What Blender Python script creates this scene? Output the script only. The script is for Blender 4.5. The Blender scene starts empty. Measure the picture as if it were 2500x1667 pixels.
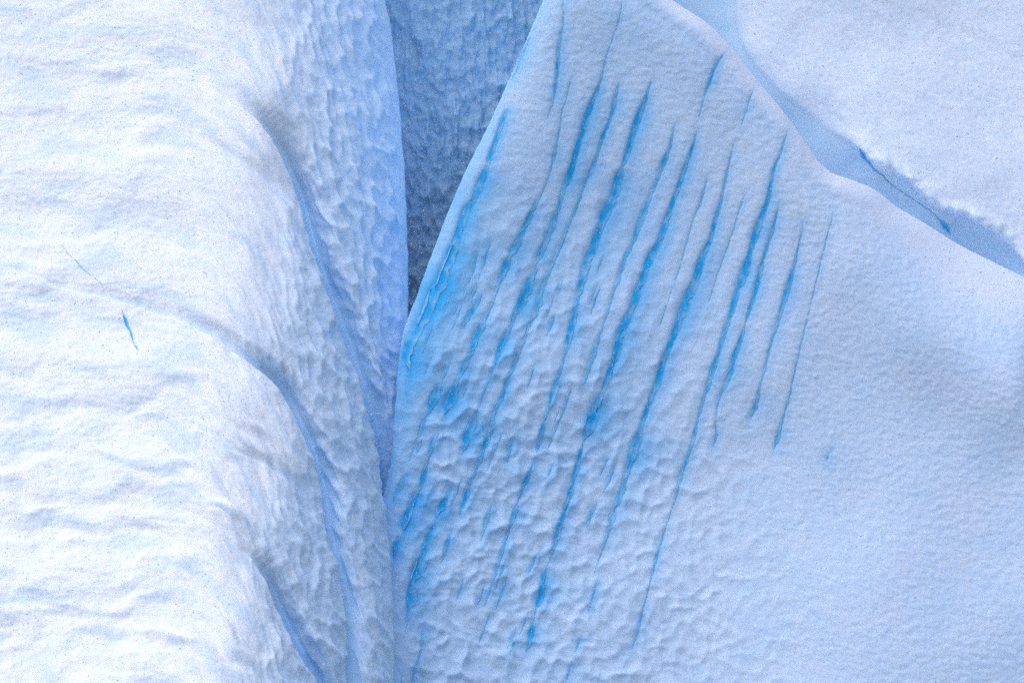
import bpy, math
import numpy as np

# ---------------------------------------------------------------- camera, sky, sun, exposure
scene = bpy.context.scene
COL = scene.collection
DIST = 80.0            # metres from the lens to the reference depth (Y = 0)
CAM_Z = 16.0           # camera height above the sea
cam_data = bpy.data.cameras.new("camera")
cam_data.sensor_width = 36.0
cam_data.lens = 36.0 * DIST / 25.0
cam_data.clip_start = 0.5
cam_data.clip_end = 2000.0
cam = bpy.data.objects.new("camera", cam_data)
COL.objects.link(cam)
cam.location = (0.0, -DIST, CAM_Z)
cam.rotation_euler = (math.radians(90), 0, 0)
scene.camera = cam

SUN_DIR = np.array([-0.34, -0.14, 0.92]); SUN_DIR /= np.linalg.norm(SUN_DIR)
SUN_EL = math.asin(SUN_DIR[2])
SUN_ROT = math.atan2(SUN_DIR[0], SUN_DIR[1])
world = bpy.data.worlds.new("World")
scene.world = world
world.use_nodes = True
wn, wl = world.node_tree.nodes, world.node_tree.links
wn.clear()
sky = wn.new("ShaderNodeTexSky")
sky.sky_type = 'NISHITA'
sky.sun_disc = False
sky.sun_elevation = SUN_EL
sky.sun_rotation = SUN_ROT
sky.air_density = 1.0
sky.dust_density = 1.9
sky.ozone_density = 1.0
bg = wn.new("ShaderNodeBackground")
bg.inputs["Strength"].default_value = 0.15
wo = wn.new("ShaderNodeOutputWorld")
wl.new(sky.outputs[0], bg.inputs["Color"])
wl.new(bg.outputs[0], wo.inputs["Surface"])

sun_data = bpy.data.lights.new("sun", 'SUN')
sun_data.energy = 0.8
sun_data.angle = math.radians(75)
sun_data.color = (0.965, 0.965, 1.0)
sun = bpy.data.objects.new("sun", sun_data)
COL.objects.link(sun)
from mathutils import Vector
sun.rotation_euler = Vector(SUN_DIR).to_track_quat('Z', 'Y').to_euler()
sun.location = (-30, -30, 60)

vs = scene.view_settings
vs.view_transform = 'Standard'
vs.look = 'None'
vs.exposure = 0.48
vs.gamma = 1.0
vs.use_curve_mapping = False
scene.render.engine = 'CYCLES'
scene.cycles.max_bounces = 5
scene.cycles.diffuse_bounces = 4
scene.cycles.use_denoising = False

# ---------------------------------------------------------------- helpers
def place(px, py, Y):
    """survey coordinates (hundredths of a metre at Y = 0) + depth -> metres"""
    k = (DIST + Y) / DIST
    return np.stack([(px - 1250.0) * 0.01 * k, Y, (833.5 - py) * 0.01 * k + CAM_Z], axis=-1)

def sst(a, b, x):
    t = np.clip((x - a) / (b - a), 0, 1)
    return t * t * (3 - 2 * t)

def _hash(ix, iy, seed):
    h = (ix.astype(np.int64) * 374761393 + iy.astype(np.int64) * 668265263 + seed * 1442695041) & 0xFFFFFFFF
    h = ((h ^ (h >> 13)) * 1274126177) & 0xFFFFFFFF
    h = ((h ^ (h >> 16)) * 2246822519) & 0xFFFFFFFF
    return ((h ^ (h >> 15)) & 0xFFFFFF) / float(0x1000000)

def perlin(x, y, seed=0):
    ix, iy = np.floor(x), np.floor(y)
    fx, fy = x - ix, y - iy
    u = fx * fx * fx * (fx * (fx * 6 - 15) + 10)
    v = fy * fy * fy * (fy * (fy * 6 - 15) + 10)
    def g(dx, dy):
        a = _hash(ix + dx, iy + dy, seed) * 2 * math.pi
        return np.cos(a) * (fx - dx) + np.sin(a) * (fy - dy)
    a, b, c, d = g(0, 0), g(1, 0), g(0, 1), g(1, 1)
    return (a + (b - a) * u + (c - a) * v + (a - b - c + d) * u * v) * 1.5

def fbm(x, y, octv=4, seed=0, gain=0.5):
    s, a = 0.0, 1.0
    for o in range(octv):
        s = s + a * perlin(x * 2 ** o + 17.3 * o, y * 2 ** o - 9.1 * o, seed + o)
        a *= gain
    return s

def dimples(x, y, seed=0, jitter=0.9, K=7.0):
    """bowl-shaped hollows with sharp ridges between them: 0 at a bowl's centre, about 1 on the ridges"""
    ix, iy = np.floor(x), np.floor(y)
    acc = np.zeros(x.shape)
    for dx in (-1, 0, 1):
        for dy in (-1, 0, 1):
            cx, cy = ix + dx, iy + dy
            ox = cx + 0.5 + (_hash(cx, cy, seed) - 0.5) * jitter
            oy = cy + 0.5 + (_hash(cx, cy, seed + 71) - 0.5) * jitter
            acc += np.exp(-K * ((x - ox) ** 2 + (y - oy) ** 2))
    return np.clip(-np.log(acc + 1e-9) / K * 1.7, -.3, 1.3)   # softened, as the thaw rounds the rims

def curve(pts, step=14.0):
    """Catmull-Rom through control points (any number of columns), resampled"""
    P = np.array(pts, float)
    P = np.vstack([2 * P[0] - P[1], P, 2 * P[-1] - P[-2]])
    out = []
    for i in range(1, len(P) - 2):
        n = max(2, int(np.hypot(*(P[i + 1, :2] - P[i, :2])) / step))
        t = np.linspace(0, 1, n, endpoint=False)[:, None]
        p0, p1, p2, p3 = P[i - 1], P[i], P[i + 1], P[i + 2]
        out.append(0.5 * (2 * p1 + (p2 - p0) * t + (2 * p0 - 5 * p1 + 4 * p2 - p3) * t ** 2 + (3 * p1 - p0 - 3 * p2 + p3) * t ** 3))
    out.append(P[-2][None])
    return np.vstack(out)

def signed(px, py, crv, lim=1e9):
    """signed distance to a curve (positive on the right hand while walking DOWN the picture means +x side),
       outward unit normal, and the interpolated extra columns"""
    shp = px.shape
    X, Y = px.ravel(), py.ravel()
    best = np.full(X.shape, 1e18); sg = np.zeros_like(X); nx = np.ones_like(X); ny = np.zeros_like(X)
    ext = np.zeros((X.size, crv.shape[1] - 2))
    for i in range(len(crv) - 1):
        ax, ay = crv[i, :2]; bx, by = crv[i + 1, :2]
        dx, dy = bx - ax, by - ay
        L2 = dx * dx + dy * dy + 1e-12; L = math.sqrt(L2)
        t = np.clip(((X - ax) * dx + (Y - ay) * dy) / L2, 0, 1)
        qx, qy = X - ax - t * dx, Y - ay - t * dy
        d2 = qx * qx + qy * qy
        m = d2 < best
        best[m] = d2[m]
        cr = (dy * qx - dx * qy)                 # >0: to the +x side when the curve runs down the picture
        sg[m] = np.where(cr[m] >= 0, 1.0, -1.0)
        nx[m] = dy / L; ny[m] = -dx / L
        if ext.shape[1]:
            ext[m] = crv[i, 2:] + t[m, None] * (crv[i + 1, 2:] - crv[i, 2:])
    s = np.sqrt(best) * sg
    return s.reshape(shp), nx.reshape(shp), ny.reshape(shp), ext.reshape(shp + (-1,))

def axis(a, b, step, lo, hi):
    """even steps from a to b, growing steps out to lo and hi"""
    core = list(np.arange(a, b + 0.1, step))
    out, x, s = [], b, step
    while x < hi:
        s *= 1.25; x += min(s, 40); out.append(x)
    pre, x, s = [], a, step
    while x > lo:
        s *= 1.25; x -= min(s, 40); pre.append(x)
    return np.array(pre[::-1] + core + out)

def gridnormals(P):
    du = np.gradient(P, axis=1); dv = np.gradient(P, axis=0)
    n = np.cross(du, dv)
    n /= np.linalg.norm(n, axis=-1, keepdims=True) + 1e-12
    f = np.where(n[..., 1:2] > 0, -1.0, 1.0)   # heightfields face the lens; folds keep their own sense
    return n, f

def make_mesh(name, verts, quads, tris=None, attrs=None, mat=None, parent=None, smooth=True):
    me = bpy.data.meshes.new(name)
    nq = len(quads); nt = 0 if tris is None else len(tris)
    me.vertices.add(len(verts)); me.vertices.foreach_set("co", np.asarray(verts, np.float32).ravel())
    loops = np.asarray(quads, np.int32).ravel()
    starts = np.arange(nq, dtype=np.int32) * 4
    tot = np.full(nq, 4, np.int32)
    if nt:
        loops = np.concatenate([loops, np.asarray(tris, np.int32).ravel()])
        starts = np.concatenate([starts, nq * 4 + np.arange(nt, dtype=np.int32) * 3])
        tot = np.concatenate([tot, np.full(nt, 3, np.int32)])
    me.loops.add(len(loops)); me.loops.foreach_set("vertex_index", loops)
    me.polygons.add(nq + nt)
    me.polygons.foreach_set("loop_start", starts); me.polygons.foreach_set("loop_total", tot)
    me.polygons.foreach_set("use_smooth", np.full(nq + nt, smooth))
    for k, v in (attrs or {}).items():
        a = me.attributes.new(k, 'FLOAT', 'POINT')
        a.data.foreach_set("value", np.asarray(v, np.float32).ravel())
    me.update(); me.validate()
    if mat: me.materials.append(mat)
    o = bpy.data.objects.new(name, me)
    COL.objects.link(o)
    if parent: o.parent = parent
    return o

def grid_solid(name, P, attrs, mat, back, parent=None):
    """a relief grid (rows x cols) closed behind by a hull running to one point deep in the ice"""
    R, C = P.shape[:2]
    idx = np.arange(R * C).reshape(R, C)
    q = np.stack([idx[:-1, :-1], idx[1:, :-1], idx[1:, 1:], idx[:-1, 1:]], -1).reshape(-1, 4)
    ring = np.concatenate([idx[0, :], idx[1:, -1], idx[-1, -2::-1], idx[-2:0:-1, 0]])
    V = np.vstack([P.reshape(-1, 3), np.asarray(back, float)[None]])
    apex = R * C
    t = np.stack([ring, np.roll(ring, -1), np.full(len(ring), apex)], -1)
    at = {k: np.concatenate([v.ravel(), [0.0]]) for k, v in attrs.items()}
    return make_mesh(name, V, q, t, at, mat, parent)

def tag(o, label, cat=None, group=None, kind=None):
    o["label"] = label
    if cat: o["category"] = cat
    if group: o["group"] = group
    if kind: o["kind"] = kind
    return o

# ---------------------------------------------------------------- materials
def ice_material(name, snow, ice, vein, grain=40.0, bump=0.25, rough=0.6):
    m = bpy.data.materials.new(name); m.use_nodes = True
    n, l = m.node_tree.nodes, m.node_tree.links
    n.clear()
    out = n.new("ShaderNodeOutputMaterial"); b = n.new("ShaderNodeBsdfPrincipled")
    l.new(b.outputs[0], out.inputs[0])
    a1 = n.new("ShaderNodeAttribute"); a1.attribute_name = "ice"
    a2 = n.new("ShaderNodeAttribute"); a2.attribute_name = "vein"
    co = n.new("ShaderNodeTexCoord")
    nz = n.new("ShaderNodeTexNoise"); nz.inputs["Scale"].default_value = 1.7; nz.inputs["Detail"].default_value = 5
    l.new(co.outputs["Object"], nz.inputs["Vector"])
    # patchy frost over the ice
    ad = n.new("ShaderNodeMath"); ad.operation = 'MULTIPLY_ADD'
    l.new(nz.outputs["Fac"], ad.inputs[0]); ad.inputs[1].default_value = 0.5; ad.inputs[2].default_value = -0.25
    sm = n.new("ShaderNodeMath"); sm.operation = 'ADD'; sm.use_clamp = True
    l.new(a1.outputs["Fac"], sm.inputs[0]); l.new(ad.outputs[0], sm.inputs[1])
    mx = n.new("ShaderNodeMix"); mx.data_type = 'RGBA'
    l.new(sm.outputs[0], mx.inputs[0]); mx.inputs[6].default_value = (*snow, 1); mx.inputs[7].default_value = (*ice, 1)
    mv = n.new("ShaderNodeMix"); mv.data_type = 'RGBA'
    l.new(a2.outputs["Fac"], mv.inputs[0]); l.new(mx.outputs[2], mv.inputs[6]); mv.inputs[7].default_value = (*vein, 1)
    gr = n.new("ShaderNodeTexNoise"); gr.inputs["Scale"].default_value = 26; gr.inputs["Detail"].default_value = 4; gr.inputs["Roughness"].default_value = 0.8
    l.new(co.outputs["Object"], gr.inputs["Vector"])
    mr = n.new("ShaderNodeMapRange"); mr.inputs["From Min"].default_value = 0.25; mr.inputs["From Max"].default_value = 0.75
    mr.inputs["To Min"].default_value = 0.90; mr.inputs["To Max"].default_value = 1.06
    l.new(gr.outputs["Fac"], mr.inputs["Value"])
    ml = n.new("ShaderNodeVectorMath"); ml.operation = 'SCALE'
    l.new(mv.outputs[2], ml.inputs[0]); l.new(mr.outputs[0], ml.inputs["Scale"])
    l.new(ml.outputs[0], b.inputs["Base Color"])
    b.inputs["Roughness"].default_value = rough
    b.inputs["Specular IOR Level"].default_value = 0.25
    b.inputs["IOR"].default_value = 1.31
    b.subsurface_method = 'BURLEY'
    b.inputs["Subsurface Weight"].default_value = 0.7
    b.inputs["Subsurface Radius"].default_value = (0.5, 0.8, 1.1)
    b.inputs["Subsurface Scale"].default_value = 0.10
    g = n.new("ShaderNodeTexNoise"); g.inputs["Scale"].default_value = grain; g.inputs["Detail"].default_value = 3
    g.inputs["Roughness"].default_value = 0.7
    l.new(co.outputs["Object"], g.inputs["Vector"])
    bp = n.new("ShaderNodeBump"); bp.inputs["Strength"].default_value = bump; bp.inputs["Distance"].default_value = 0.03
    l.new(g.outputs["Fac"], bp.inputs["Height"]); l.new(bp.outputs[0], b.inputs["Normal"])
    return m

SNOW = (0.96, 0.95, 0.97)
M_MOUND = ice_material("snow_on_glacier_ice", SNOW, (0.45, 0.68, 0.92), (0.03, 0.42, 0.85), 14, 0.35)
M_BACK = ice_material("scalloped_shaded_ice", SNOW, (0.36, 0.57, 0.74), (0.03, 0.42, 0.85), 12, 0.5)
M_FACE = ice_material("rippled_white_ice", (0.83, 0.87, 0.98), (0.46, 0.70, 0.95), (0.02, 0.42, 0.84), 14, 0.4)
M_SLOPE = ice_material("wind_packed_snow", (0.82, 0.87, 0.96), (0.47, 0.73, 0.92), (0.03, 0.42, 0.85), 14, 0.3)
M_VEIN = ice_material("clear_blue_ice", (0.45, 0.72, 0.93), (0.45, 0.72, 0.93), (0.015, 0.41, 0.84), 18, 0.3, 0.45)

def flake_material():
    m = bpy.data.materials.new("snow_flake"); m.use_nodes = True
    n, l = m.node_tree.nodes, m.node_tree.links
    n.remove(n["Principled BSDF"])
    df = n.new("ShaderNodeBsdfDiffuse"); tr = n.new("ShaderNodeBsdfTranslucent"); mx = n.new("ShaderNodeMixShader")
    mx.inputs[0].default_value = 0.5
    l.new(df.outputs[0], mx.inputs[1]); l.new(tr.outputs[0], mx.inputs[2]); l.new(mx.outputs[0], n["Material Output"].inputs[0])
    c = m.node_tree.nodes.new("ShaderNodeTexNoise"); c.inputs["Scale"].default_value = 0.6
    r = m.node_tree.nodes.new("ShaderNodeValToRGB")
    r.color_ramp.elements[0].color = (0.82, 0.86, 0.94, 1); r.color_ramp.elements[1].color = (0.93, 0.95, 0.98, 1)
    m.node_tree.links.new(c.outputs["Fac"], r.inputs[0]); l.new(r.outputs[0], df.inputs[0]); l.new(r.outputs[0], tr.inputs[0])
    return m
M_FLAKE = flake_material()

STEP = 2.8

# ---------------------------------------------------------------- left: the folded snow mound
# fold edges: x, y, strength of the fold (0 = merged with the slope)
E1 = curve([(-900, 150, 0), (200, 186, 0), (400, 196, 0.0), (480, 206, .03), (553, 238, .07), (617, 284, .30), (664, 340, .62), (707, 425, .9), (734, 500, 1), (760, 595, 1),
            (787, 680, 1), (824, 776, 1), (872, 914, 1), (904, 1010, 1), (926, 1116, 1), (936, 1200, 1), (948, 1290, 1),
            (957, 1400, 1), (962, 1500, 1), (963, 1700, 1), (960, 2300, 1)])
E2 = curve([(-400, 630, .12), (-100, 640, .15), (20, 655, .25), (130, 697, .38), (255, 726, .55), (315, 744, .75), (372, 760, .75), (446, 783, .75), (530, 829, .8),
            (595, 873, .85), (648, 914, 1), (691, 962, 1), (733, 1042, 1), (760, 1105, 1), (782, 1180, 1), (797, 1280, .9),
            (818, 1360, .8), (840, 1450, .75), (850, 1560, .7), (846, 1700, .7), (840, 2300, .7)])
E3 = curve([(-900, 1300, 0), (300, 1335, 0), (540, 1342, 0), (590, 1350, .06), (615, 1368, .25), (645, 1415, .65), (690, 1510, 1), (732, 1590, 1), (776, 1670, 1), (850, 1850, 1), (880, 2300, 1)])
E0 = curve([(925, -400, 1), (930, -100, 1), (941, 0, 1), (957, 85, 1), (972, 213, 1), (983, 350, 1), (991, 480, 1), (997, 640, 1), (996, 800, 1), (986, 950, 1),
            (976, 1100, 1), (968, 1200, 1), (970, 1300, 1), (975, 1400, 1), (978, 1500, 1), (978, 1700, 1), (975, 2300, 1)])
E1B = curve([(-900, 290, 0), (300, 318, 0), (420, 322, 0), (478, 335, .12), (574, 394, .30), (650, 451, .30), (705, 510, .15), (745, 590, 0), (800, 760, 0), (900, 1100, 0), (960, 2300, 0)])
E2B = curve([(-900, 1030, 0), (300, 1060, 0), (480, 1082, .05), (574, 1106, .22), (650, 1140, .34), (708, 1182, .34), (746, 1245, .2), (765, 1300, 0), (800, 1500, 0), (840, 2300, 0)])
SHOULDER = np.array([(690, -500), (690, 0), (700, 200), (704, 400), (694, 600), (686, 800), (684, 1000), (668, 1150), (648, 1300), (636, 1500), (625, 1700), (600, 2300)], float)
# white reach, with light caught by each lip painted in, less under it
LITLINE = np.array([(690, -500), (690, 0), (700, 150), (722, 300), (730, 430), (706, 560), (680, 680), (658, 790), (655, 870), (690, 935), (732, 1025), (722, 1110), (684, 1200),
                     (640, 1290), (622, 1350), (640, 1415), (664, 1490), (645, 1580), (625, 1700), (600, 2300)], float)

def box_blur(A, r, n=3):
    for _ in range(n):
        for ax_ in (0, 1):
            p = np.concatenate([np.repeat(A.take([0], ax_), r + 1, ax_), A, np.repeat(A.take([-1], ax_), r, ax_)], ax_)
            c = np.cumsum(p, ax_)
            L = A.shape[ax_]
            A = (c.take(range(2 * r + 1, 2 * r + 1 + L), ax_) - c.take(range(0, L), ax_)) / (2 * r + 1)
    return A

def with_run(E):
    """adds a column: how far the curve runs down the picture (1) rather than across it (0), smoothed"""
    tx, ty = np.gradient(E[:, 0]), np.gradient(E[:, 1])
    v = sst(.35, .85, ty / np.hypot(tx, ty))
    v = np.convolve(np.pad(v, 4, mode='edge'), np.ones(9) / 9, 'valid')
    return np.column_stack([E, v])

def build_mound():
    ax = axis(-30, 1080, STEP, -700, 1085)
    ay = axis(-30, 1700, STEP, -500, 2250)
    px, py = np.meshgrid(ax, ay)
    z = (833.5 - py) * 0.01
    sh = box_blur(np.interp(py, SHOULDER[:, 1], SHOULDER[:, 0]), 20)
    w = px - sh                                   # distance past the shoulder, to the right
    flank = sst(-120, 120, px - np.interp(py, LITLINE[:, 1], LITLINE[:, 0]) + 30 * perlin(px / 120, py / 90, 29))
    # the lit slope leans back; past the shoulder the ice turns away to the right
    wr = 0.75 * np.logaddexp(0, (w + 130 + 60 * perlin(px / 420 + 2, py / 260, 37) * (1 - sst(-60, 60, w))) / 75)
    turn = 0.52 * wr ** 2 / (1 + 0.16 * wr)
    Y = 0.95 * z + turn
    # broad billows across the slope
    c = py - 0.0027 * np.maximum(px - 380, 0) ** 2 * (px < 1e9)
    Y += 0.28 * perlin(px / 620 + 3, c / 150, 5) * (1 - .5 * flank)
    wx = px.copy(); wy = py.copy()
    smooth = np.zeros_like(px)
    for (E, lip, rl, jump, trough, T, fw) in ((E1, .40, 46, .75, .65, 46, 14), (E1B, .34, 40, .6, .55, 42, 9), (E2B, .30, 40, .55, .5, 42, 9), (E2, .32, 40, .58, .42, 34, 11), (E3, .30, 40, .5, .4, 32, 10)):
        s, nx, ny, ex = signed(px, py, with_run(E))
        a = ex[..., 0]; v = ex[..., 1]
        s = s + 1.2 * perlin(px / 24, py / 24, 91) * a
        m = 9.0
        k1 = a * (.18 + .82 * v); k2 = a * (.12 + .88 * v); TT = T * (.55 + .45 * v)
        Y = Y + np.where(s < 0, lip * k1 * np.clip(1 + s / rl, 0, 1) ** 2, 0)
        f = np.clip(s / m, 0, 1)
        so = np.maximum(s - m, 0)
        Y = Y + np.where(s >= 0, lip * k1 * np.exp(-so / (1.6 * TT)) + (f * f * (3 - 2 * f)) * (jump * k2 * np.exp(-so / (1.0 * TT)) + trough * k2 * (1 - sst(0, 1.5 * TT, so))), 0)
        ds = np.where((s > 0) & (s < m), -fw * a * np.sin(math.pi * f), 0)
        wx += nx * ds; wy += ny * ds
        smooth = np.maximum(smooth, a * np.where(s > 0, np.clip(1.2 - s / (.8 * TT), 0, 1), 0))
    # outer end of the flank: curls away into the cleft
    s, nx, ny, ex = signed(px, py, E0)
    f = np.clip(s / 40, 0, 3)
    Y = Y + 0.5 * np.clip(1 + s / 110, 0, 1) ** 2 * (s < 0) + np.where(s >= 0, 0.5 + 3.5 * f ** 1.2, 0)
    ds = np.where(s > 0, -s - 30 * np.minimum(f, 1.5), 0)
    wx += nx * ds; wy += ny * ds
    P = place(wx, wy, Y)
    # --- relief
    n, flip = gridnormals(P)
    n = -n if np.median(n[..., 1]) > 0 else n
    low = sst(850, 1150, py)                       # the lower slope is rougher
    warp = 26 * perlin(px / 120, py / 90, 11)
    patch = .55 + .65 * sst(-.25, .5, perlin(px / 260 + 4, c / 120, 23))
    d = (0.028 + .025 * low) * patch * fbm(px / 120 + warp * .01, (c + warp * .7) / 42, 4, 21, .42)
    d += .030 * (.5 + .5 * low) * perlin(px / 62, (c + warp) / 34, 33) * 1.3 + (0.080 + .095 * low) * patch * perlin(px / 190 + 1.7, (c + 1.6 * warp) / 66, 31)
    d += 0.016 * fbm(px / 22, c / 12, 3, 41, .6)
    d *= (1 - flank) * (1 - .6 * smooth)
    # flank: hollows drawn out down the fall line
    ac = px - 0.36 * py + 14 * perlin(px / 90, py / 140, 51)
    k = 0.8 + .2 * sst(100, 700, py) + .55 * sst(20, 70, signed(px, py, E1)[0])
    df = 0.076 * k * (dimples(ac / 15, py / 46, 61, 1, 12) - .5) + 0.032 * (dimples(ac / 29 + 5, py / 88, 63, 1, 12) - .5)
    df += 0.05 * k * fbm(ac / 34, py / 120, 3, 65) + 0.012 * fbm(px / 12, py / 16, 2, 67)
    d += df * flank * (1 - .8 * np.clip(smooth, 0, 1))
    edge = .15 + .85 * sst(4, 40, np.abs(s))
    P = P + n * (d * edge)[..., None]
    ice = np.clip(0.02 + .26 * (1 - flank) * sst(0, .55, perlin(px / 170 + 7, (c + warp) / 48, 27)) + flank * (0.52 + .14 * sst(0, 260, w)) + .55 * smooth * (.75 + .25 * flank), 0, 1)  # bluer ice; in fold troughs and toward the cleft it also paints shade
    back = place(np.array(350.0), np.array(900.0), np.array(30.0))
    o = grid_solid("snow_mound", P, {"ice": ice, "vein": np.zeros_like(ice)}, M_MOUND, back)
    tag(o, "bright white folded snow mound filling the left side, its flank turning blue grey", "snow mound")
    return o, P, ax, ay

mound, P_MOUND, mx_, my_ = build_mound()

def sampler(P, ax, ay):
    def f(x, y):
        i = np.interp(x, ax, np.arange(len(ax))); j = np.interp(y, ay, np.arange(len(ay)))
        i0 = np.clip(np.floor(i).astype(int), 0, len(ax) - 2); j0 = np.clip(np.floor(j).astype(int), 0, len(ay) - 2)
        u = (i - i0)[..., None]; v = (j - j0)[..., None]
        return (P[j0, i0] * (1 - u) + P[j0, i0 + 1] * u) * (1 - v) + (P[j0 + 1, i0] * (1 - u) + P[j0 + 1, i0 + 1] * u) * v
    return f

# ---------------------------------------------------------------- the dark wall at the back of the cleft
def build_cleft_wall():
    ax = axis(820, 1420, STEP, 700, 1500)
    ay = axis(-30, 1000, STEP, -500, 1700)
    px, py = np.meshgrid(ax, ay)
    z = (833.5 - py) * 0.01
    # a recess facing down and to the right
    Y = 14.5 + 0.30 * z + 0.30 * (px - 1000) * 0.01 + 0.4 * perlin(px / 240, py / 700, 3)
    P = place(px, py, Y)
    n, flip = gridnormals(P); n = -n if np.median(n[..., 1]) > 0 else n
    ac = px - 0.10 * py + 10 * perlin(px / 70, py / 160, 13)
    d = 0.13 * (dimples(ac / 20, py / 52, 15) - .5) + 0.08 * (dimples(ac / 10, py / 24, 17) - .5) + .08 * fbm(ac / 26, py / 170, 3, 19) + 0.02 * fbm(px / 9, py / 12, 2, 23)
    P = P + n * d[..., None]
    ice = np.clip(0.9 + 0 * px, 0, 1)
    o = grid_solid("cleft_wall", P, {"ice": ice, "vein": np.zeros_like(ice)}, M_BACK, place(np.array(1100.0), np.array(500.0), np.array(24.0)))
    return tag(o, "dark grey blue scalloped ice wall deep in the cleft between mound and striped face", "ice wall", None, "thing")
build_cleft_wall()

# ---------------------------------------------------------------- right: the rippled face with blue veins
LEFT = curve([(1450, -400, 1), (1365, -100, 1), (1326, 0, 1), (1290, 85, 1), (1240, 200, 1), (1190, 310, 1), (1140, 410, 1), (1090, 525, 1), (1052, 625, 1), (1015, 725, 1),
              (985, 805, 1), (972, 880, 1), (962, 1010, 1), (952, 1130, 1), (930, 1230, 1), (915, 1350, 1), (905, 1500, 1), (900, 1700, 1), (900, 2300, 1)])
# ridge crest: x, y, width over which the crest rounds off
RIDGE = curve([(1300, -420, 40), (1540, -90, 40), (1642, 0, 60), (1722, 53, 62), (1786, 117, 64), (1830, 172, 64), (1871, 222, 62), (1914, 274, 60), (1956, 332, 60), (1994, 388, 62), (2030, 421, 66),
               (2080, 439, 80), (2137, 464, 100), (2190, 505, 120), (2253, 542, 140), (2338, 595, 170), (2402, 628, 180), (2476, 664, 190), (2560, 705, 200), (2800, 820, 200), (3200, 1000, 200)])

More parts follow.
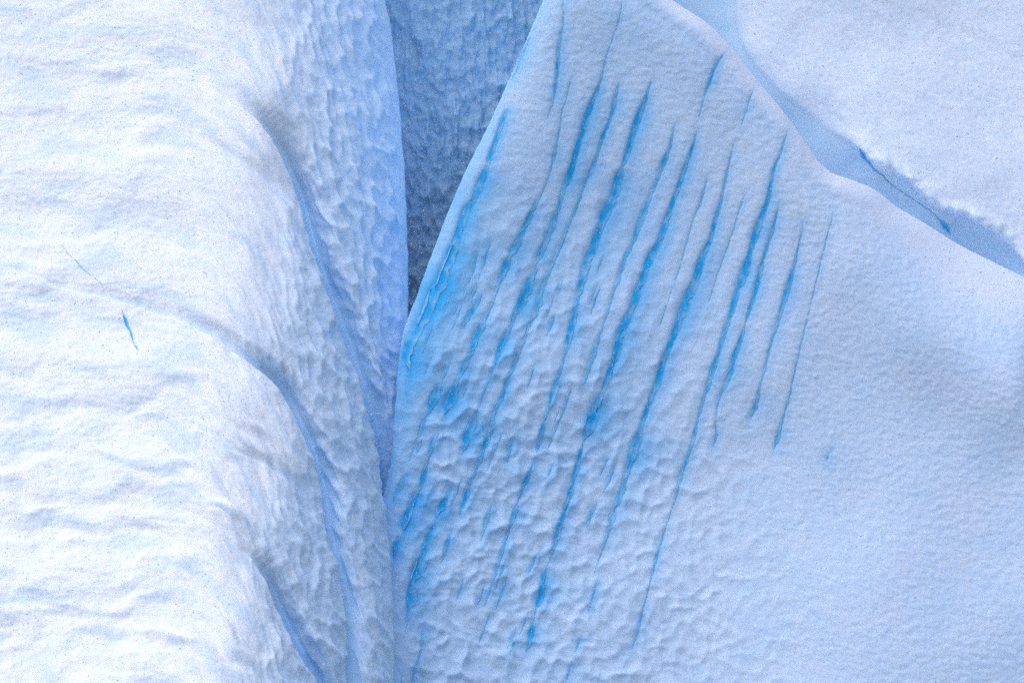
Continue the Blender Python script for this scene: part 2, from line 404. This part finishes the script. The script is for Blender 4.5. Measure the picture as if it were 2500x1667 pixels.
VEINS = [
 # chains of (x, y, width, strength)
 [(1296,88,6,.2),(1275,130,9,.45),(1259,172,8,.35),(1246,200,5,.15)],
 [(1378,-60,4,.2),(1374,8,5,.3),(1374,57,5,.35),(1364,115,7,.6),(1361,161,7,.7),(1355,218,6,.65),(1347,253,7,.4),(1336,290,5,.15)],
 [(1397,184,4,.2),(1382,237,4,.3),(1370,283,5,.35),(1363,329,5,.4),(1351,387,7,.65),(1347,406,5,.5),(1328,459,4,.3),(1305,505,8,.6),(1294,528,10,.75),(1275,566,10,.7),
  (1263,595,14,.75),(1252,614,14,.8),(1244,630,8,.5),(1236,645,14,.8),(1225,672,12,.65),(1206,729,8,.35),(1187,775,9,.5),(1167,813,14,.8),(1156,836,12,.85),(1144,874,9,.65),(1125,909,13,.85),(1118,928,7,.5),(1106,959,20,.95),(1091,993,19,.95),(1085,1012,10,.4)],
 [(1519,4,4,.25),(1508,57,4,.3),(1481,134,4,.3),(1466,199,5,.6),(1451,237,8,.9),(1431,287,11,.95),(1420,329,10,.95),(1408,364,9,.9),(1397,406,10,.9),(1386,440,13,.95),(1374,471,9,.7),(1363,509,8,.7),(1351,543,12,.75),(1332,591,12,.7),
  (1320,618,12,.8),(1305,655,6,.45),(1290,698,17,.85),(1275,733,17,.95),(1259,762,9,.85),(1248,794,7,.6),(1229,832,13,.9),(1221,855,11,.9),(1206,894,8,.65),(1190,932,8,.55),(1175,970,7,.45),(1164,1005,6,.4),(1148,1043,17,.95),(1137,1081,13,.9),(1129,1108,7,.4)],
 [(1512,199,4,.25),(1500,249,8,.8),(1489,291,6,.75),(1470,337,7,.8),(1458,379,6,.7),(1443,417,8,.85),(1431,440,7,.75),(1416,482,6,.55),(1401,520,7,.5),(1386,555,7,.5),(1370,600,7,.55),(1347,649,9,.5),(1332,683,9,.5),(1320,718,11,.7),(1309,760,13,.5),(1286,806,8,.4),(1275,844,7,.45),
  (1252,894,7,.7),(1236,936,8,.8),(1221,982,8,.85),(1211,997,7,.65),(1198,1047,12,.8),(1183,1089,9,.7),(1167,1130,8,.7),(1160,1151,7,.55),(1144,1186,8,.6),(1133,1220,10,.8),(1121,1255,7,.5)],
 [(1590,195,3,.2),(1581,226,5,.6),(1569,260,9,.9),(1554,299,12,.95),(1542,337,10,.95),(1531,375,10,.95),(1519,409,8,.6),(1508,440,16,.95),(1498,478,18,.8),(1478,520,20,.9),(1466,555,12,.95),(1456,580,14,.95),(1447,607,15,.9),(1431,645,18,.65),(1420,691,15,.65),(1408,737,10,.65),(1397,790,13,.85),(1389,825,11,.8),(1380,863,6,.45),
  (1363,917,7,.7),(1347,962,7,.8),(1332,1016,6,.45),(1324,1043,9,.7),(1316,1080,9,.65),(1310,1105,5,.25)],
 [(1646,306,4,.35),(1634,364,7,.6),(1619,398,11,.65),(1604,440,9,.6),(1588,478,9,.55),(1569,524,11,.65),(1556,560,11,.7),(1546,591,9,.55),(1527,626,9,.7),(1512,672,11,.5),(1497,714,8,.4),(1485,756,8,.5),(1470,798,7,.4),(1451,855,12,.5),(1439,894,11,.6),(1424,940,8,.3)],
 [(1699,325,3,.5),(1688,367,6,.8),(1669,420,8,.9),(1653,467,8,.9),(1640,500,8,.8),(1626,540,12,.9),(1609,590,11,.92),(1585,633,14,.95),(1569,679,13,.95),(1554,721,16,.95),(1542,756,12,.9),(1523,794,16,.95),(1508,844,15,.95),(1497,886,11,.95),(1481,924,8,.9),(1468,955,6,.5),
  (1460,978,12,.9),(1451,1005,21,1),(1440,1036,22,.95),(1430,1062,14,.55),(1422,1085,5,.35),(1416,1109,6,.85),(1405,1151,8,.9),(1393,1197,7,.8),(1382,1235,8,.85),(1370,1270,8,.8),(1359,1312,11,.7),(1347,1346,11,.45),(1332,1385,6,.35),(1326,1408,10,.9),(1321,1446,12,.95),(1313,1473,8,.75),(1305,1492,4,.25),(1298,1535,9,.8),(1292,1560,9,.8),(1284,1590,5,.4)],
 [(1768,128,5,.4),(1745,165,6,.6),(1734,195,7,.7),(1719,237,5,.4),(1705,290,3,.2)],
 [(1841,214,4,.3),(1826,253,5,.4),(1809,306,4,.25)],
 [(1790,355,4,.3),(1772,432,5,.6),(1761,486,6,.6),(1747,532,8,.8),(1734,584,8,.82),(1711,637,13,.9),(1696,691,15,.9),(1677,729,18,.95),(1661,775,17,.95),(1650,806,13,.9),(1632,850,10,.9),(1617,890,11,.9),(1604,936,11,.9),(1592,966,9,.8),(1577,1005,8,.85),(1564,1045,8,.8),
  (1551,1085,18,.9),(1541,1122,18,.85),(1527,1166,11,.5),(1516,1201,12,.6),(1500,1243,12,.6),(1485,1297,9,.5),(1468,1345,7,.3),(1450,1400,4,.15)],
 [(1726,432,4,.35),(1711,490,6,.5),(1692,536,5,.4),(1665,630,4,.3),(1638,714,4,.3),(1608,798,4,.25)],
 [(1818,475,4,.3),(1803,517,5,.35),(1788,566,4,.35),(1768,622,5,.4),(1749,675,4,.35),(1730,737,4,.25)],
 [(1921,321,5,.45),(1906,371,5,.6),(1887,421,6,.7),(1876,482,8,.8),(1862,520,9,.82),(1845,570,14,.9),(1830,618,9,.7),(1818,664,17,.9),(1803,702,14,.75),(1791,740,12,.7),(1780,779,9,.6),(1768,813,9,.7),(1753,867,7,.8),(1742,897,10,.85),(1730,936,9,.7),(1719,970,7,.6),(1703,1024,6,.6),(1690,1081,6,.6),(1665,1151,8,.6),
  (1650,1212,5,.4),(1634,1258,4,.3),(1607,1343,5,.6),(1596,1385,5,.5),(1581,1442,4,.3),(1565,1500,5,.5),(1558,1534,6,.5),(1542,1584,4,.3)],
 [(1902,494,3,.3),(1891,543,6,.7),(1879,584,6,.7),(1864,630,7,.6),(1849,691,9,.85),(1837,733,7,.9),(1826,767,6,.8),(1818,792,4,.35),(1813,812,6,.7),(1803,844,8,.9),(1791,874,10,.8),(1784,905,11,.8),(1768,943,8,.6),(1753,982,6,.45),(1746,1030,4,.25),(1749,1060,6,.5),(1741,1088,5,.5)],
 [(1960,545,3,.3),(1944,626,5,.6),(1929,683,9,.8),(1918,721,11,.8),(1906,760,7,.7),(1895,798,8,.5),(1883,836,6,.55),(1868,894,7,.5),(1856,939,5,.4),(1848,982,11,.6),(1830,1020,11,.4)],
 [(2035,515,3,.2),(2013,599,3,.35),(2002,645,3,.4),(1990,695,3,.3),(1975,756,3,.2),(1956,836,4,.35),(1937,920,4,.4),(1925,974,5,.45),(1910,1024,5,.5),(1899,1066,8,.7),(1889,1096,5,.5)],
 [(2024,1105,6,.4),(2017,1125,7,.4)],
 # beside the left edge
 [(1236,272,7,.6),(1225,299,9,.8),(1210,344,8,.85),(1194,387,8,.8),(1190,406,6,.6),(1179,432,14,.9),(1167,463,15,.95),(1156,490,9,.85),(1137,517,15,.92),(1121,563,14,.95),(1110,596,16,.95),(1101,622,26,1),(1091,642,22,.9),(1078,672,26,.95),(1066,705,30,1),(1050,737,29,.97),(1038,762,25,.9),(1024,790,25,.85),(1004,825,24,.65),(1000,848,26,.9),(997,875,28,.85),(998,905,24,.5)],
 [(1164,626,5,.6),(1156,656,6,.6),(1144,690,4,.3)],
 [(1179,714,6,.35),(1160,744,9,.7),(1141,775,10,.75),(1131,800,6,.45)],
 [(1118,744,6,.55),(1104,770,6,.45)],
 [(1102,867,8,.4),(1087,905,12,.5),(1076,932,8,.4),(1064,960,17,.9),(1053,985,15,.9),(1045,1014,8,.45)],
 [(1033,1027,8,.8),(1026,1050,7,.8),(1018,1070,5,.45)],
 [(1056,1070,8,.65),(1050,1098,8,.8),(1043,1125,5,.4),(1037,1147,7,.8),(1030,1172,8,.85),(1022,1203,5,.45)],
 [(988,1164,8,.7),(972,1193,10,.7),(958,1222,7,.4)],
 [(1011,1222,19,.95),(999,1247,10,.85),(988,1275,22,.95),(984,1292,12,.5)],
 [(1098,1195,6,.65),(1083,1228,10,.8),(1069,1250,17,.95),(1065,1262,10,.6)],
 [(1053,1291,10,.95),(1041,1323,10,.95),(1030,1354,9,.9),(1018,1381,13,.9),(1014,1402,18,.95),(1005,1430,16,.8),(1003,1459,20,.85),(996,1490,12,.5),(990,1530,8,.3)],
 [(964,1329,11,.95),(960,1360,9,.7)],
 [(1030,1542,8,.7),(1026,1591,6,.5),(1010,1637,6,.5),(1000,1690,5,.4)],
 [(1249,1078,11,.6),(1236,1126,10,.45)],
 [(1301,1130,4,.6),(1282,1178,8,.8),(1267,1212,5,.4),(1256,1255,10,.8),(1244,1289,7,.5),(1229,1335,6,.7),(1217,1373,6,.6),(1206,1411,6,.5),(1190,1452,7,.55),(1182,1478,4,.2)],
 [(1347,1138,7,.6),(1336,1168,6,.5)],
 [(1483,1120,6,.6),(1464,1158,5,.45)],
 [(1443,1245,5,.7),(1431,1277,5,.55)],
 [(1198,1236,6,.5),(1186,1274,9,.6),(1174,1322,5,.25)],
 [(1098,1302,7,.7),(1087,1343,7,.7),(1078,1371,5,.35)],
 [(1309,1356,7,.5),(1288,1398,7,.45)],
 [(1454,1428,5,.45),(1443,1467,5,.65),(1436,1490,4,.3)],
 [(1414,1560,7,.6),(1404,1592,5,.4)],
 [(1391,1628,7,.5),(1382,1660,6,.4)],
]
# short faint dashes between the long ones
_r = np.random.default_rng(11)
for _ in range(46):
    y0 = _r.uniform(560, 1560); x0 = _r.uniform(1010, 1240 + .42 * (1600 - y0) * _r.random() ** .6 + 120); L = _r.uniform(30, 105)
    sl = -.42 + .10 * _r.random(); w0 = _r.uniform(3.5, 8); i0 = _r.uniform(.32, .62)
    x0 = max(x0, 1010 + .42 * max(0, 800 - y0))
    VEINS.append([(x0, y0, w0 * .6, i0 * .5), (x0 + sl * L * .5, y0 + L * .5, w0, i0), (x0 + sl * L, y0 + L, w0 * .5, i0 * .4)])
VC = [curve(v, 5.0) for v in VEINS]
for c_ in VC:
    c_[:, 2] = np.clip(c_[:, 2], 2, 50); c_[:, 3] = np.clip(c_[:, 3], 0.05, 1)

def build_face():
    ax = axis(880, 2530, STEP, 860, 3100)
    ay = axis(-30, 1700, STEP, -420, 2250)
    px, py = np.meshgrid(ax, ay)
    z = (833.5 - py) * 0.01
    xl = np.interp(py, LEFT[:, 1], LEFT[:, 0])
    u = (px - xl) * 0.01
    Y = 4.1 + 0.34 * z + 0.22 * (px - 1000) * 0.01
    # the lower right flattens into a snowier apron, the middle stands steeper
    apron = sst(1700, 2500, px + 0.35 * (py - 900))
    Y += 0.17 * z * apron
    Y += 0.28 * perlin(px / 620 + .3, py / 560 + .6, 7) + 0.08 * perlin(px / 230, py / 260, 8)
    # left rim turns back into the cleft
    Y += 0.35 * np.exp(-np.clip(u, 0, 9) / .35)
    wx = px.copy(); wy = py.copy()
    s, nx, ny, ex = signed(px, py, LEFT)
    f = np.clip(-s / 40, 0, 1)
    Y += np.where(s < 0, 2.6 * f + .02 * np.clip(-s - 40, 0, 400), 0)
    ds = np.where(s < 0, -s + 14 * np.minimum(f * 2, 1), 0)
    wx += nx * ds; wy += ny * ds
    # ridge: rounds over, then drops out of sight
    s2, nx2, ny2, ex2 = signed(px, py, RIDGE)
    rw = ex2[..., 0]
    q = np.clip(1 + s2 / rw, 0, 1)
    rc = np.where(s2 < 0, 0.0125 * rw * q ** 2.0, 0.0125 * rw) - 0.0045 * np.maximum(rw - 40, 0) * np.exp(-((s2 + rw * 1.25) / (rw * .75)) ** 2)
    near = sst(-60, -10, s2)
    rc = rc * near + box_blur(rc, 14) * (1 - near)
    Y += rc
    f2 = np.clip(s2 / 60, 0, 6)
    Y += np.where(s2 > 0, 2.2 * np.minimum(f2, 2), 0)
    ds = np.where(s2 > 0, -s2 - 60 * np.minimum(f2, 2), 0)
    wx += nx2 * ds; wy += ny2 * ds
    crest = np.where(s2 < 0, q, 1)
    # --- grooves cut along the veins
    groove = np.zeros_like(px); halo = np.zeros_like(px); broad = np.zeros_like(px)
    for c_ in VC:
        for i in range(len(c_) - 1):
            a, b = c_[i], c_[i + 1]
            w = 0.5 * (a[2] + b[2]); R = 4.5 * w + 34
            i0 = np.searchsorted(ax, min(a[0], b[0]) - R); i1 = np.searchsorted(ax, max(a[0], b[0]) + R)
            j0 = np.searchsorted(ay, min(a[1], b[1]) - R); j1 = np.searchsorted(ay, max(a[1], b[1]) + R)
            if i1 <= i0 or j1 <= j0: continue
            X = px[j0:j1, i0:i1]; Yv = py[j0:j1, i0:i1]
            dx, dy = b[0] - a[0], b[1] - a[1]; L2 = dx * dx + dy * dy + 1e-9
            t = np.clip(((X - a[0]) * dx + (Yv - a[1]) * dy) / L2, 0, 1)
            qx, qy = X - a[0] - t * dx, Yv - a[1] - t * dy
            d = np.hypot(qx, qy); right = (dy * qx - dx * qy) > 0
            ww = a[2] + t * (b[2] - a[2]); I = a[3] + t * (b[3] - a[3])
            d = np.where(right, d / 1.35, d)
            wg = np.maximum(ww * .66, 2.8); dl = np.where(right, d * .5, d * 1.3)
            groove[j0:j1, i0:i1] = np.maximum(groove[j0:j1, i0:i1], I * np.minimum(ww / 9, 1.8) ** .6 * np.exp(-(d / wg) ** 2))
            halo[j0:j1, i0:i1] = np.maximum(halo[j0:j1, i0:i1], I ** 1.2 * np.exp(-(dl / (wg * 1.45)) ** 1.3))
            broad[j0:j1, i0:i1] = np.maximum(broad[j0:j1, i0:i1], I ** .7 * np.exp(-(d / (12 + wg)) ** 2))
    Y0 = Y.copy()
    Yg = Y + 0.03 * broad + 0.058 * groove
    Pbase = place(wx, wy, Y + 0.03 * broad)
    P = place(wx, wy, Yg)
    n, flip = gridnormals(place(wx, wy, Y)); n = -n if np.median(n[..., 1]) > 0 else n
    # --- ripples: bowls with cusped rims, coarse in the lower middle, fine towards the right and the top
    lx = px + 0.30 * py
    wp1 = 22 * fbm(px / 110, py / 110, 2, 101); wp2 = 20 * fbm(px / 100 + 9, py / 100, 2, 103)
    fine = sst(1500, 2000, px - 0.18 * (py - 900)); fine = np.maximum(fine, 1 - sst(250, 620, py + .15 * (px - 1200)))
    rimdamp = 0.35 + .65 * sst(0, 1.6, u)
    e1 = (lx + wp1) / 46; e2 = (py - .25 * px + wp2) / 32
    mixm = sst(-.3, .3, perlin(px / 140, py / 140, 105))
    r1 = (px * .93 + py * .37 + .6 * wp2) / 33; r2 = (py * .93 - px * .37 + .6 * wp1) / 40
    coarse = 0.070 * ((dimples(r1 * 1.35 + 7, r2 * 1.35, 107, 1, 11) * .75 - .5) * mixm + (dimples(r1, r2, 108, 1, 11) - .5) * (1 - mixm)) + 0.014 * (dimples(e1 * 2.1 + 3, e2 * 2.1, 109) - .5) + .014 * perlin(px / 60, py / 44, 111)
    f1 = (lx + wp1 * .6) / 22; f2_ = (py - .35 * px + wp2 * .6) / 13
    finer = 0.008 * (dimples(f1, f2_, 113) - .5) + 0.010 * fbm(f1 * .8, f2_ * .8, 3, 115) + .010 * fbm(px / 17, py / 13, 3, 117, .65)
    d = coarse * (1 - fine) * rimdamp * (0.55 + .75 * sst(500, 1200, py)) * (1.15 - .5 * sst(1150, 1700, px)) + finer * (.25 + .5 * fine)
    d *= (1 - .75 * sst(.2, .9, crest)); dfull = d; d = d * (1 - .45 * np.clip(groove, 0, 1))
    P = P + n * d[..., None]
    Pbase = Pbase + n * (.6 * dfull)[..., None]
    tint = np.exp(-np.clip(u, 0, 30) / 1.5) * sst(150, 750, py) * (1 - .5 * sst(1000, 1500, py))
    mid = np.exp(-((px - 1330) / 330) ** 2) * sst(-200, 600, py) * .35
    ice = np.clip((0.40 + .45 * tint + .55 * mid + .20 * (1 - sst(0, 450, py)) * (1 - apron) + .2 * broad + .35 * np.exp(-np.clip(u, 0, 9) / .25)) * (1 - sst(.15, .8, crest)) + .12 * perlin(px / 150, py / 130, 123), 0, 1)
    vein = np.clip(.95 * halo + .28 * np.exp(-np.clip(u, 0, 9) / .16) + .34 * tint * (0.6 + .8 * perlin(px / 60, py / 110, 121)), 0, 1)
    o = grid_solid("ice_face", P, {"ice": ice, "vein": vein}, M_FACE, place(np.array(1900.0), np.array(1300.0), np.array(22.0)))
    tag(o, "broad rippled pale blue ice face striped with slanting bright blue veins", "ice face")
    return o, Pbase, ax, ay
face, P_FACE, fx_, fy_ = build_face()

def vein_strip(name, c, sample, parent, depth, wid=1.0, seed=0, lo=.25):
    """a slab of clear ice set into its groove; wider than it shows, so that the groove's own walls cover its rims"""
    n = len(c)
    t = np.gradient(c[:, :2], axis=0); t /= np.linalg.norm(t, axis=1, keepdims=True) + 1e-9
    nrm = np.stack([-t[:, 1], t[:, 0]], -1)
    nrm *= np.where(nrm[:, :1] < 0, -1, 1)
    arc = np.concatenate([[0], np.cumsum(np.hypot(*np.diff(c[:, :2], axis=0).T))])
    cols = np.linspace(-1, 1, 9)
    hw = c[:, 2] * .62 * wid * np.clip(1 + .95 * perlin(arc / 24, arc * 0 + seed * 3.7 + .5, 131) + .4 * perlin(arc / 9, arc * 0 + seed * 2.1 + .5, 132), .25, 2)
    hw = hw * np.clip((c[:, 3] - .2) / .55, 0.15, 1.1)
    hw = np.minimum(hw, 13.0)
    end = np.clip(np.minimum(arc, arc[-1] - arc) / (10 + 1.3 * c[:, 2]), 0.05, 1)
    hw = np.maximum(hw, 1.0) * end
    off = .8 * c[:, 2] * perlin(arc / 22, arc * 0 + seed * 1.3, 133)
    V, A = [], []
    for k in cols:
        r = np.where(k > 0, k * 1.3, k)
        x = c[:, 0] + nrm[:, 0] * (hw * r + off * .4); y = c[:, 1] + nrm[:, 1] * (hw * r + off * .4)
        p = sample(x, y)
        p[:, 1] += depth * (c[:, 3] * np.minimum(c[:, 2] / 9, 1.8) ** .6) * (1.0 - .15 * (1 - k * k)) + .012 * perlin(x / 7, y / 9, 137)
        V.append(p); A.append(np.clip(1.12 * (lo + (1 - lo) * c[:, 3] ** 1.2) * np.where(k > 0, 1 - .7 * k ** 1.3, 1 - .35 * np.abs(k) ** 3) * (1.0 + .22 * perlin(x / 9, y / 22, 139) + .45 * perlin(arc / 30, arc * 0 + seed * 5.3 + .5, 141)), 0, 1))
    V = np.stack(V, 1); A = np.stack(A, 1)
    m = len(cols)
    front = V.reshape(-1, 3)
    back = V.copy(); back[:, :, 1] += 0.25; back[:, :, :] = back
    allv = np.vstack([front, back[:, [0, -1]].reshape(-1, 3)])
    idx = np.arange(n * m).reshape(n, m); bi = n * m + np.arange(n * 2).reshape(n, 2)
    q = [np.stack([idx[:-1, :-1], idx[1:, :-1], idx[1:, 1:], idx[:-1, 1:]], -1).reshape(-1, 4),
         np.stack([idx[:-1, 0], bi[:-1, 0], bi[1:, 0], idx[1:, 0]], -1),
         np.stack([idx[:-1, -1], idx[1:, -1], bi[1:, 1], bi[:-1, 1]], -1),
         np.stack([bi[:-1, 0], bi[:-1, 1], bi[1:, 1], bi[1:, 0]], -1)]
    av = np.concatenate([A.ravel(), A[:, [0, -1]].ravel()])
    return make_mesh(name, allv, np.vstack(q), None, {"ice": av * 0, "vein": av}, M_VEIN, parent)

smp = sampler(P_FACE, fx_, fy_)
for i, c_ in enumerate(VC):
    vein_strip("blue_vein", c_, smp, face, 0.034, .95, i)

# ---------------------------------------------------------------- upper right: the snow slope behind the ridge
# its lower left border; beyond it the snow rolls over into the trough behind the ridge. x, y, hardness of the break
BANK = curve([(1770, -420, .1), (1792, -100, .15), (1797, 0, .12), (1803, 64, .12), (1826, 128, .1), (1890, 205, .1), (1965, 268, .1), (2030, 318, .08), (2085, 350, .35), (2110, 372, .9), (2150, 408, 1), (2200, 436, 1),
              (2262, 482, 1), (2300, 512, 1), (2345, 522, 1), (2400, 552, .9), (2450, 585, .8), (2500, 640, .8), (2530, 700, .8), (2700, 800, .8), (3100, 1000, .8)])
def build_slope():
    ax = axis(1480, 2530, STEP, 1300, 3100)
    ay = axis(-30, 780, STEP, -420, 1200)
    px, py = np.meshgrid(ax, ay)
    z = (833.5 - py) * 0.01
    s, nx, ny, ex = signed(px, py, BANK)          # s > 0: on the snow
    hard = ex[..., 0]
    lump = (9 * perlin(px / 70, py / 62, 201) + 4 * perlin(px / 27, py / 25, 203)) * hard ** 2
    s = s + lump
    Y = 11.0 + 0.62 * z + 0.18 * (px - 2000) * 0.01
    Y += 0.35 * perlin(px / 420, py / 260, 205) + 0.07 * perlin((px - py) / 460, (px + py) / 190 + .3 * perlin(px / 200, py / 200, 209), 207)
    soft = 26 + 90 * (1 - hard)
    drop = 2.2 * np.clip(-s, 0, 500) * .01
    rollw = soft
    # smooth hinge
    hinge = np.where(s > rollw, 0, np.where(s < -rollw, -s, (rollw - s) ** 2 / (4 * rollw)))
    Y += 0.017 * hinge * (1 - .35 * hard) + hard * .6 * (1 - sst(-12, 3, s))
    Y -= (0.28 + .26 * perlin(px / 64, py / 58, 217) + .10 * perlin(px / 27, py / 24, 219)) * hard * np.exp(-((s - 11) / 17) ** 2)   # the lip stands a little proud
    P = place(px, py, Y)
    n, flip = gridnormals(P); n = -n if np.median(n[..., 1]) > 0 else n
    a = px * .75 + py * .66; b = -px * .66 + py * .75
    snow = sst(-10, 30, s)
    d = (.030 * fbm(a / 110, b / 38, 4, 211) + .008 * fbm(px / 16, py / 12, 2, 213)) * (.15 + .85 * snow) + .03 * hard * fbm(px / 34, py / 34, 2, 215) * np.exp(-(s / 26) ** 2)
    P = P + n * d[..., None]
    ice = np.clip(.75 - .72 * sst(-30, 30, s), 0, 1)  # the trough's shade is painted in as darker ice colour
    o = grid_solid("snow_slope", P, {"ice": ice, "vein": np.zeros_like(ice)}, M_SLOPE, place(np.array(2200.0), np.array(300.0), np.array(32.0)))
    tag(o, "pale snow slope behind the ridge at upper right with a shaded trough along its foot", "snow slope")
    return o, P, ax, ay
slope, P_SLOPE, sx_, sy_ = build_slope()
c_ = curve([(2097,352,4,.6),(2109,383,7,.75),(2128,406,6,.6),(2155,432,4,.45),(2193,463,3,.4),(2251,501,3,.4),(2289,532,4,.55),(2312,559,9,.9),(2322,572,8,.9)], 4)
o = vein_strip("blue_crack", c_, sampler(P_SLOPE, sx_, sy_), slope, -0.02, .8, 77)
o["label"] = "thin blue crack along the broken edge of the snow slope"

# ---------------------------------------------------------------- cracks in the mound
ms = sampler(P_MOUND, mx_, my_)
o = vein_strip("blue_crack", curve([(298,757,3,.5),(306,783,5,.9),(318,809,4,.85),(325,832,3,.6),(331,845,4,.7),(339,861,3,.5)], 4), ms, mound, -0.02, .8, 78)
o["label"] = "short thin bright blue crack in the white snow"
o = vein_strip("pale_crack", curve([(147,597,5,.1),(172,626,5,.05),(203,656,6,.12),(230,675,5,.05),(252,698,4,.05)], 4), ms, mound, -0.015, .7, 79, 0)
o["label"] = "faint pale cyan crack in the white snow"

# ---------------------------------------------------------------- falling snow
def build_flakes(count=60000):
    rng = np.random.default_rng(5)
    d = DIST * (0.55 + 0.40 * rng.random(count) ** 0.6)
    X = (rng.random(count) - .5) * 27 * d / DIST * 1.15
    Z = (rng.random(count) - .5) * 18.5 * d / DIST * 1.15 + CAM_Z
    C = np.stack([X, d - DIST, Z], -1)
    r = 0.0052 + 0.008 * rng.random(count) ** 3
    base = np.array([(1, 0, 0), (-1, 0, 0), (0, 1, 0), (0, -1, 0), (0, 0, 1), (0, 0, -1)], float)
    V = (C[:, None, :] + base[None] * r[:, None, None] * (0.7 + .6 * rng.random((count, 6, 1)))).reshape(-1, 3)
    tri = np.array([(0, 2, 4), (2, 1, 4), (1, 3, 4), (3, 0, 4), (2, 0, 5), (1, 2, 5), (3, 1, 5), (0, 3, 5)])
    T = (tri[None] + 6 * np.arange(count)[:, None, None]).reshape(-1, 3)
    o = make_mesh("falling_snow", V, np.zeros((0, 4), int), T, None, M_FLAKE)
    tag(o, "fine snowflakes falling in the air in front of the ice", "snowflakes", None, "stuff")
build_flakes()
